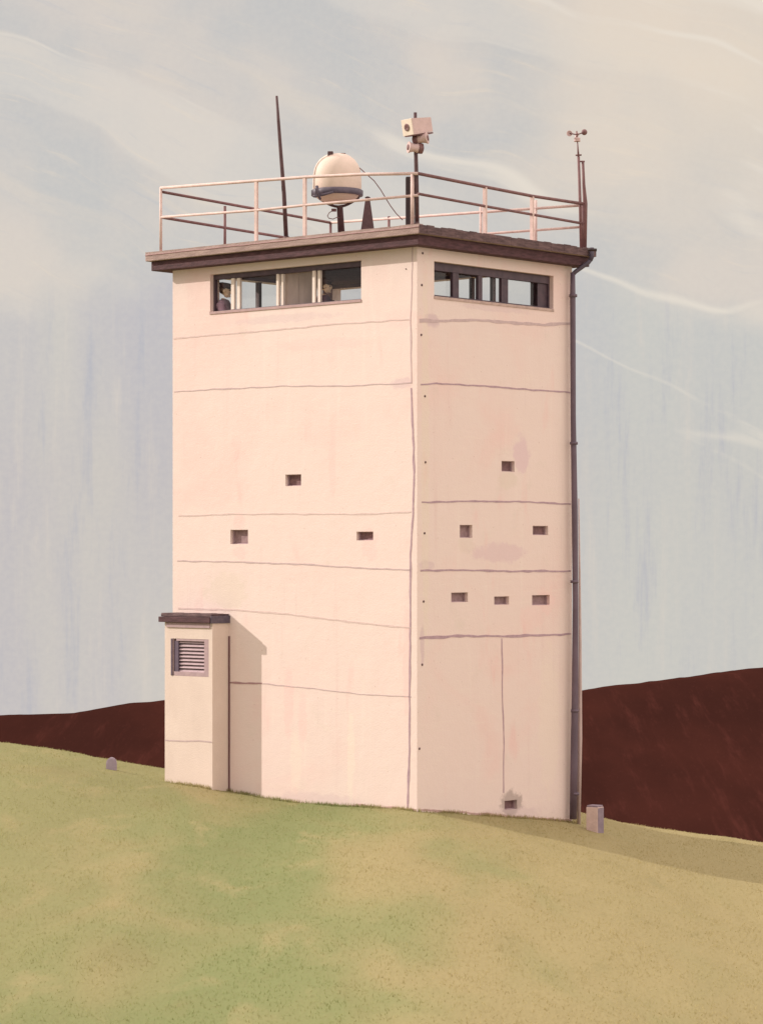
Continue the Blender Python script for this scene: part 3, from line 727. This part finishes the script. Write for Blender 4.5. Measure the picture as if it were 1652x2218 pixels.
# tapered dark stand
D = 43.6; x0 = P3(796, 0, D).x
bo = empty('tapered_stand', (x0, D, RT), 'short dark tapered pedestal on the roof right of the domed lamp', 'pedestal')
zt_ = sz(429)
mb = MB(); v = []
for z, h in ((RT+.02, .125), (zt_, .035)):
    v.append([Vector((x0+i*h, D+j*h, z)) for i, j in ((-1, -1), (1, -1), (1, 1), (-1, 1))])
for k in range(4): mb.quad(v[0][k], v[0][(k+1) % 4], v[1][(k+1) % 4], v[1][k])
mb.quad(*v[0]); mb.quad(*v[1]); mb.build('pedestal', M['dark'], bo)
MB().box((x0, D, RT+.01), Vector((.15, 0, 0)), Vector((0, .15, 0)), Z*.01, .003).build('base_plate', M['black'], bo)
MB().lathe((x0, D, zt_), [(.04, 0), (.045, .015), (.02, .03)], 12).build('cap', M['dark'], bo)

# black cabinet at the corner
D = 42.9
cbn = empty('aerial_box', (P3(885, 0, D).x, D, RT), 'narrow upright black box behind the handrail beside the speaker mast', 'cabinet')
zt_ = (HZ-383)/F*D+EYE
MB().box((cbn.location.x, D, (RT+.02+zt_)/2), Vector((.05, 0, 0)), Vector((0, .09, 0)), Z*(zt_-RT-.02)/2, .022).build('case', M['black'], cbn)
MB().box((cbn.location.x, D, RT+.011), Vector((.065, 0, 0)), Vector((0, .11, 0)), Z*.011, .003).build('plinth', M['dark'], cbn)

# speaker mast on the near roof corner
D = C.y-.12; x0 = P3(900, 0, D).x
ms = empty('speaker_mast', (x0+.02, D, RT), 'dark mast on the near roof corner that carries three loudspeakers', 'mast')
MB().tube([(P3(903, 0, D).x, D, RT), P3(902, 400, D), P3(900, 320, D), P3(899, 243, D)], [.036, .034, .03, .026], 10).build('pole', M['dark'], ms)
MB().lathe((P3(903, 0, D).x, D, RT), [(.075, 0), (.07, .015), (.04, .05), (.035, .08)], 16).build('socket', M['dark'], ms)
def boxspeaker():
    rt = empty('box_loudspeaker', P3(899, 285, D), 'cream box loudspeaker with a round dark mouth, topmost on the corner mast', 'loudspeaker', 'loudspeakers on the corner mast')
    fw_ = (P3(930, 258, D+.0)-P3(893, 270, D)); ax = Vector((.36, .28, .085)).normalized()   # body axis, pointing away from the mouth
    side = ax.cross(Z).normalized(); up_ = side.cross(ax).normalized()
    if up_.z < 0: up_ = -up_
    c0 = P3(883, 275, D-.14)
    def ring(c, hw, hh): return [c+side*i*hw+up_*j*hh for i, j in ((-1, -1), (1, -1), (1, 1), (-1, 1))]
    a = ring(c0, .125, .125); b = ring(c0+ax*.42, .075, .11)
    m1 = MB()
    for k in range(4): m1.quad(a[k], a[(k+1) % 4], b[(k+1) % 4], b[k])
    m1.quad(*b); m1.quad(*a); m1.build('housing', M['horn'], rt)
    MB().box(c0-ax*.008, side*.124, up_*.124, ax*.008, .004).build('front_plate', M['horn_face'], rt)
    MB().lathe(c0-ax*.018, [(.05, 0), (.058, -.006), (.055, -.010), (.035, -.004), (.01, .0)], 20, ax).build('mouth', M['railm'], rt)
    MB().box(c0+ax*.2-up_*.130, side*.09, ax*.21, up_*.012, .004).build('bracket', M['railm'], rt)
boxspeaker()
def hornspk(cx, cy, ang, ln, r0, r1, m, m2, label, up=.0, dd=-.06):
    c0 = P3(cx, cy, D+dd); ax = Vector((math.cos(ang), math.sin(ang), up)).normalized()      # axis from mouth to driver
    rt = empty('horn_loudspeaker', c0, label, 'loudspeaker', 'loudspeakers on the corner mast')
    MB().lathe(c0, [(r1, 0), (r1*1.02, .012), (r1*.86, .035), (r1*.70, ln*.45), (r0*1.3, ln*.75), (r0*1.2, ln*.78)], 20, ax).build('horn', m, rt)
    MB().lathe(c0+ax*ln*.78, [(r0*1.35, 0), (r0*1.4, .02), (r0*1.35, ln*.35), (r0*.8, ln*.42)], 20, ax).build('driver', m2, rt)
    MB().lathe(c0-ax*.002, [(r1*.45, 0), (r1*.5, -.008), (r1*.3, -.012)], 16, ax).build('mouth', M['railm'], rt)
    MB().tube([c0+ax*ln*.8, P3(900.5, cy, D)], .014, 8).build('bracket', M['dark'], rt)
hornspk(926, 298, R(165), .20, .05, .088, M['horn'], M['railm'], 'rose horn loudspeaker reaching right, in the middle of the corner mast', -.12)
hornspk(884, 318, R(18), .20, .06, .088, M['horn'], M['railm'], 'small rose horn loudspeaker with dark mouth, lowest on the corner mast', -.06)

# wind sensor mast and companion pole at the right roof corner
D = Rc.y-.04
wm = empty('wind_sensor_mast', (P3(1258, 0, D).x, D, RT-.02), 'thin plum mast with spinning cup anemometer on top at the right roof corner', 'anemometer')
MB().tube([(P3(1258.5, 0, D).x, D, RT-.02), P3(1256, 440, D), P3(1252.5, 338, D)], [.026, .025, .022], 8).build('pole', M['railm'], wm)
MB().tube([P3(1252.5, 340, D), P3(1250, 304, D)], [.018, .008], 8).build('spindle', M['railm'], wm)
MB().tube([P3(1246, 335.5, D), P3(1259, 335, D)], .014, 8).build('collar', M['railm'], wm)
MB().lathe(P3(1249.5, 306, D), [(.05, 0), (.055, .015), (.045, .03), (.05, .035), (.052, .06), (.02, .07)], 18).build('sensor_body', M['horn'], wm)
MB().tube([P3(1249.5, 303, D), P3(1248.5, 283, D)], .011, 6).build('hub', M['railm'], wm)
hub = P3(1249.2, 291, D)
for a in (R(188), R(12), R(95)):
    tip = hub+Vector((math.cos(a)*.125, math.sin(a)*.125, .02 if math.cos(a) < .5 else .045))
    ar = MB().tube([hub, tip], .010, 6).build('cup_arm', M['railm'], wm)
    tan = Vector((-math.sin(a), math.cos(a), .15)).normalized()
    pr_ = [(.05*math.sin(t_), -.05*math.cos(t_)) for t_ in [i*math.pi/12 for i in range(1, 7)]]
    MB().lathe(tip, [(.004, -.05)]+pr_+[(.044, .0), (.03, -.03)], 14, tan).build('cup', M['railm'] if math.cos(a) > 0 else M['horn'], ar)
sp = empty('lightning_rod', (P3(1266, 0, D).x, D+.05, RT-.02), 'plain plum pole with a small crossbar close beside the anemometer mast', 'pole')
MB().tube([(P3(1266.5, 0, D).x, D+.05, RT-.02), P3(1267, 440, D+.05), P3(1264, 400, D+.05), P3(1262, 350, D+.05)], [.032, .038, .026, .022], 8).build('pole', M['railm'], sp)
MB().tube([P3(1253, 349, D+.05), P3(1266, 349, D+.05)], .014, 8).build('crossbar', M['railm'], sp)
MB().lathe((P3(1266.5, 0, D).x, D+.05, RT-.02), [(.05, 0), (.05, .02), (.035, .03)], 12).build('foot', M['railm'], sp)

# ------------------------------------------------------------------ marker stones
def ground_at(px, D): x = (px-CX)/F*D; return Vector((x, D, gz(x, D)))
g = ground_at(1288, 44.2); g.z -= .05
st = empty('marker_post', g, 'squared grey stone post standing on the grass right of the drainpipe', 'stone post')
m1 = MB(); wx = .155
zt_ = (HZ-1748)/F*44.2+EYE; g0 = g.copy(); g0.z = (HZ-1810)/F*44.1+EYE
ex, ey = Vector((.84, -.543, 0)), Vector((.543, .84, 0)); hgt = zt_-g.z+.08
m1.box((g.x, g.y, (zt_+g.z-.12)/2), ex*.108, ey*.10, Z*(zt_-g.z+.12)/2, .012)
m1.build('shaft', M['stone_l'], st)
MSD = mat('mauve_top_and_side_shade', (.25, .19, .24), .9, .15, (.32, .25, .30), 10, bump=.3)  # shade of the far side put into the colour; top shares the tone
m1 = MB(); m1.box((g.x, g.y, zt_+.012), ex*.100, ey*.092, Z*.016, .01); m1.build('top_cap', MSD, st)
m1 = MB(); m1.box(Vector((g.x, g.y, (zt_+g.z-.12)/2))+ex*.1095, ex*.003, ey*.094, Z*((zt_-g.z+.12)/2-.012)); m1.build('side_shade', MSD, st)
D = 45.6; gx_ = (241.5-CX)/F*D
st = MB(); n = 20; hw = .086; zt_ = (HZ-1641)/F*D+EYE; zb_ = gz(gx_, D)-.1
outl = [(-hw, zb_), (-hw*1.02, zt_-.12)]+[(-hw*math.cos(math.pi*i/12), zt_-.10+.10*math.sin(math.pi*i/12)) for i in range(1, 12)]+[(hw*1.02, zt_-.12), (hw, zb_)]
fr_ = [st.b.verts.new((gx_+a, D-.06, b)) for a, b in outl]; bk = [st.b.verts.new((gx_+a, D+.06, b)) for a, b in outl]
st.b.faces.new(fr_); st.b.faces.new(bk[::-1])
for k in range(len(outl)): st.b.faces.new((fr_[k], bk[k], bk[(k+1) % len(outl)], fr_[(k+1) % len(outl)]))
bmesh.ops.bevel(st.b, geom=[e for e in st.b.edges if (len(e.link_faces) == 2 and any(len(f.verts) > 6 for f in e.link_faces))], offset=.018, segments=3, affect='EDGES')
so_ = st.build('boundary_stone', mat('lilac_stone', (.36, .29, .36), .9, .1, (.42, .34, .40), 9, bump=.3), None)
tag(so_, 'small round-topped lilac grey stone on the grass left of the annex', 'boundary stone')

# ------------------------------------------------------------------ people in the look-out
def skin_mesh(nodes, edges, sub=2):
    me = bpy.data.meshes.new('tmp'); me.from_pydata([p for p, r in nodes], edges, [])
    o = bpy.data.objects.new('tmp', me); col.objects.link(o)
    sm_ = o.modifiers.new('s', 'SKIN'); sm_.use_smooth_shade = True
    for v_, (p, r) in zip(me.skin_vertices[0].data, nodes):
        rr2 = r if isinstance(r, tuple) else (r, r); v_.radius = rr2
    me.skin_vertices[0].data[0].use_root = True
    ss = o.modifiers.new('u', 'SUBSURF'); ss.levels = sub; ss.render_levels = sub
    dg = bpy.context.evaluated_depsgraph_get(); r_ = bpy.data.meshes.new_from_object(o.evaluated_get(dg))
    bpy.data.objects.remove(o); return r_
def voxel(me, size):
    o = bpy.data.objects.new('tmp', me); col.objects.link(o)
    rm = o.modifiers.new('r', 'REMESH'); rm.mode = 'VOXEL'; rm.voxel_size = size; rm.use_smooth_shade = True
    sm_ = o.modifiers.new('s', 'SMOOTH'); sm_.factor = .5; sm_.iterations = 2
    dg = bpy.context.evaluated_depsgraph_get(); r_ = bpy.data.meshes.new_from_object(o.evaluated_get(dg))
    bpy.data.objects.remove(o); return r_
def person(loc, yaw, label, jm, lean=.0, arm_fwd=.0, scale=1.0):
    """standing figure facing +X before the yaw"""
    root = empty('person', loc, label, 'person', None); root.rotation_euler.z = yaw; root.scale = (scale,)*3
    def place(me, name, m, parent=root):
        me.materials.clear(); me.materials.append(m); o = bpy.data.objects.new(name, me); col.objects.link(o); o.parent = parent
        for p_ in me.polygons: p_.use_smooth = True
        return o
    N = []; E = []
    def n(p, r, frm=None):
        N.append((Vector(p), r)); 
        if frm is not None: E.append((frm, len(N)-1))
        return len(N)-1
    lx = lambda z: lean*max(0, z-.95)
    pel = n((0, 0, .95), (.125, .15)); wa = n((lx(1.1), 0, 1.1), (.105, .135), pel); ch = n((lx(1.3), 0, 1.30), (.115, .16), wa); nb = n((lx(1.45), 0, 1.45), .075, ch)
    nk = n((lx(1.5)+.01, 0, 1.52), .055, nb)
    hands = []
    for s_ in (-1, 1):
        sh = n((lx(1.4), s_*.17, 1.41), .062, nb); 
        el_ = n((lx(1.2)+.04+arm_fwd*.22, s_*.235, 1.14), .043, sh); wr = n((lx(1.1)+.16+arm_fwd*.2, s_*.20, .95+arm_fwd*.28), .028, el_)
        pm_ = n((lx(1.1)+.21+arm_fwd*.22, s_*.19, .92+arm_fwd*.3), (.020, .036), wr)
        b0 = N[pm_][0]
        for f_ in range(4):
            k1 = n(b0+Vector((.05, (f_-1.5)*.021, -.012)), .0095, pm_); n(b0+Vector((.078-.004*abs(f_-1.3), (f_-1.5)*.022, -.035)), .0082, k1)
        th = n(b0+Vector((.0, -s_*.04, .0)), .010, wr); n(b0+Vector((.03, -s_*.05, -.01)), .009, th)
        hp = n((0, s_*.09, .88), .085, pel); kn = n((.015, s_*.10, .48), .056, hp); ak = n((-.01, s_*.10, .09), .036, kn); n((.13, s_*.115, .035), (.032, .04), ak)
    body = skin_mesh(N, E, 2)
    b = bmesh.new(); b.from_mesh(body)
    hc = Vector((lx(1.62)+.02, 0, 1.64))
    def ell(c, rx, ry, rz, u=20, v_=14):
        r_ = bmesh.ops.create_uvsphere(b, u_segments=u, v_segments=v_, radius=1)
        for q_ in r_['verts']: q_.co = Vector((c[0]+q_.co.x*rx, c[1]+q_.co.y*ry, c[2]+q_.co.z*rz))
    ell(hc+Vector((-.01, 0, .025)), .098, .078, .095); ell(hc+Vector((.025, 0, -.045)), .062, .056, .072)
    ell(hc+Vector((.098, 0, -.015)), .022, .013, .024); ell(hc+Vector((.085, 0, -.052)), .012, .024, .008); ell(hc+Vector((.07, 0, -.095)), .022, .026, .02)
    for s_ in (-1, 1):
        ell(hc+Vector((-.005, s_*.080, -.01)), .022, .012, .034); ell(hc+Vector((.082, s_*.03, .022)), .010, .022, .008)
    me = bpy.data.meshes.new('body'); b.to_mesh(me); b.free()
    place(voxel(me, .0085), 'body', M['skin'])
    bpy.data.meshes.remove(body)
    # eyes
    for s_ in (-1, 1):
        me = bpy.data.meshes.new('eye'); b = bmesh.new(); bmesh.ops.create_uvsphere(b, u_segments=10, v_segments=8, radius=.011)
        for q_ in b.verts: q_.co += hc+Vector((.083, s_*.03, .006))
        b.to_mesh(me); b.free(); place(me, 'eye', M['black'])
    # jacket over torso and arms
    J = []; JE = []
    def j(p, r, f_=None):
        J.append((Vector(p), r)); 
        if f_ is not None: JE.append((f_, len(J)-1))
        return len(J)-1
    a0 = j((0, 0, .78), (.155, .19)); a1 = j((lx(1.05), 0, 1.05), (.135, .165), a0); a2 = j((lx(1.28), 0, 1.28), (.15, .195), a1); a3 = j((lx(1.43), 0, 1.42), (.10, .12), a2); j((lx(1.5), 0, 1.50), .066, a3)
    for s_ in (-1, 1):
        q1 = j((lx(1.4), s_*.19, 1.40), .085, a3); q2 = j((lx(1.2)+.04+arm_fwd*.22, s_*.24, 1.14), .062, q1); j((lx(1.1)+.15+arm_fwd*.2, s_*.203, .965+arm_fwd*.27), .046, q2)
    place(skin_mesh(J, JE, 2), 'jacket', jm)
    Tn = [((0, 0, .93), (.145, .17))]; TE = []
    for s_ in (-1, 1):
        k_ = len(Tn); Tn += [((0, s_*.09, .84), .10), ((.015, s_*.10, .48), .078), ((-.01, s_*.10, .10), .062)]; TE += [(0, k_), (k_, k_+1), (k_+1, k_+2)]
    place(skin_mesh([(Vector(p), r) for p, r in Tn], TE, 2), 'trousers', jm)
    # peaked cap and hair
    cm = MB(); cm.lathe(hc+Vector((-.012, 0, .045)), [(.094, 0), (.098, .03), (.112, .055), (.128, .07), (.12, .085), (.07, .098), (.01, .1)], 28, Vector((.16, 0, 1)).normalized())
    b = cm.b; bmesh.ops.recalc_face_normals(b, faces=b.faces); me = bpy.data.meshes.new('cap'); b.to_mesh(me); b.free(); cap = place(me, 'cap', M['cap'])
    b = bmesh.new(); rows = []
    for i in range(9):
        t_ = -1.1+2.2*i/8; rows.append([b.verts.new(hc+Vector((.085*math.cos(t_)-.012, .092*math.sin(t_), .052-.0))), b.verts.new(hc+Vector((.085*math.cos(t_)+.062*math.cos(t_*.8), .096*math.sin(t_), .030))), b.verts.new(hc+Vector((.085*math.cos(t_)+.062*math.cos(t_*.8), .096*math.sin(t_), .024))), b.verts.new(hc+Vector((.085*math.cos(t_)-.012, .092*math.sin(t_), .044)))])
    for r0, r1 in zip(rows, rows[1:]):
        for k in range(4): b.faces.new((r0[k], r1[k], r1[(k+1) % 4], r0[(k+1) % 4]))
    bmesh.ops.recalc_face_normals(b, faces=b.faces); me = bpy.data.meshes.new('visor'); b.to_mesh(me); b.free(); place(me, 'visor', M['cap'], cap)
    b = bmesh.new(); bmesh.ops.create_uvsphere(b, u_segments=20, v_segments=14, radius=1)
    for q_ in b.verts: q_.co = hc+Vector((-.018+q_.co.x*.1, q_.co.y*.083, .02+q_.co.z*.082))
    bmesh.ops.delete(b, geom=[q_ for q_ in b.verts if q_.co.x > hc.x+.035 or q_.co.z < hc.z-.045], context='VERTS')
    me = bpy.data.meshes.new('hair'); b.to_mesh(me); b.free(); place(me, 'hair', M['hair'])
    return root
def put_person(px, py_head, D, **kw):
    p = at(px, py_head, D); return person(Vector((p.x, D, FL+.0)), **kw), p
h1 = at(486, 630, 45.2); h2 = at(711, 621, 43.8)
sc1 = (h1.z-FL)/1.64; sc2 = (h2.z-FL)/1.64
person(Vector((h1.x, 45.2, FL)), R(-12), 'guard in peaked cap and plum jacket, behind the leftmost pane of the lookout window', M['jacket'], scale=sc1)
person(Vector((h2.x-.12, 43.8, FL)), R(-20), 'guard in dark cap leaning forward behind the right end of the strip window', M['jacket2'], lean=.12, arm_fwd=.6, scale=sc2)

# ------------------------------------------------------------------ short grass
b = bmesh.new(); NB = 90000
for i in range(NB):
    y = 21+27.5*(rnd.random()**.8); x = (rnd.random()*2-1)*(.155*y+.6)
    q_ = Vector((x, y, 0))
    # keep out of the tower's footprint
    rel = q_-C; a, c_ = rel.dot(Ld), rel.dot(Rd)
    if -.01 < a < WL+.01 and -.01 < c_ < WR+.01: continue
    cl_ = mnoise.noise(Vector((x*1.3, y*.6, 3)))
    h = (.012+.022*rnd.random())*(1+.5*cl_); 
    if abs(c_) < .12 and 0 < a < WL or abs(a) < .12 and 0 < c_ < WR: h *= 1.5
    z = gz(x, y)-.005; an_ = rnd.random()*math.pi; wv_ = Vector((math.cos(an_), math.sin(an_)*.6, 0))*.006
    tipo = Vector((rnd.uniform(-1, 1)*.03, rnd.uniform(-1, 1)*.03, h)); p = Vector((x, y, z))
    b.faces.new([b.verts.new(p-wv_), b.verts.new(p+wv_), b.verts.new(p+tipo)])
for i in range(4200):                                   # longer tufts left uncut along the foot of the walls
    f_ = rnd.random(); q = abs(rnd.gauss(0, .05))+.012
    if f_ < .5: p = C+Ld*rnd.uniform(0, uB)+NL*q
    elif f_ < .85: p = C+Rd*rnd.uniform(0, WR+.3)+NR*q
    else: p = C+Ld*rnd.uniform(uB, uA)+NL*(PJ+q)
    if mnoise.noise(Vector((p.x*2.2, p.y*2.2, 6))) < -.05 and rnd.random() < .7: continue
    h = rnd.uniform(.03, .085)*(1.2-q*6); z = gz(p.x, p.y)-.01; an_ = rnd.random()*3.14
    wv_ = Vector((math.cos(an_), math.sin(an_), 0))*.006; p = Vector((p.x, p.y, z))
    b.faces.new([b.verts.new(p-wv_), b.verts.new(p+wv_), b.verts.new(p+Vector((rnd.uniform(-.03, .03), rnd.uniform(-.03, .03), max(.02, h))))])
me = bpy.data.meshes.new('short_grass'); b.to_mesh(me); b.free(); me.materials.append(M['blades'])
o = bpy.data.objects.new('short_grass', me); col.objects.link(o); tag(o, 'short green and straw coloured grass covering the slope', 'grass', kind='stuff')
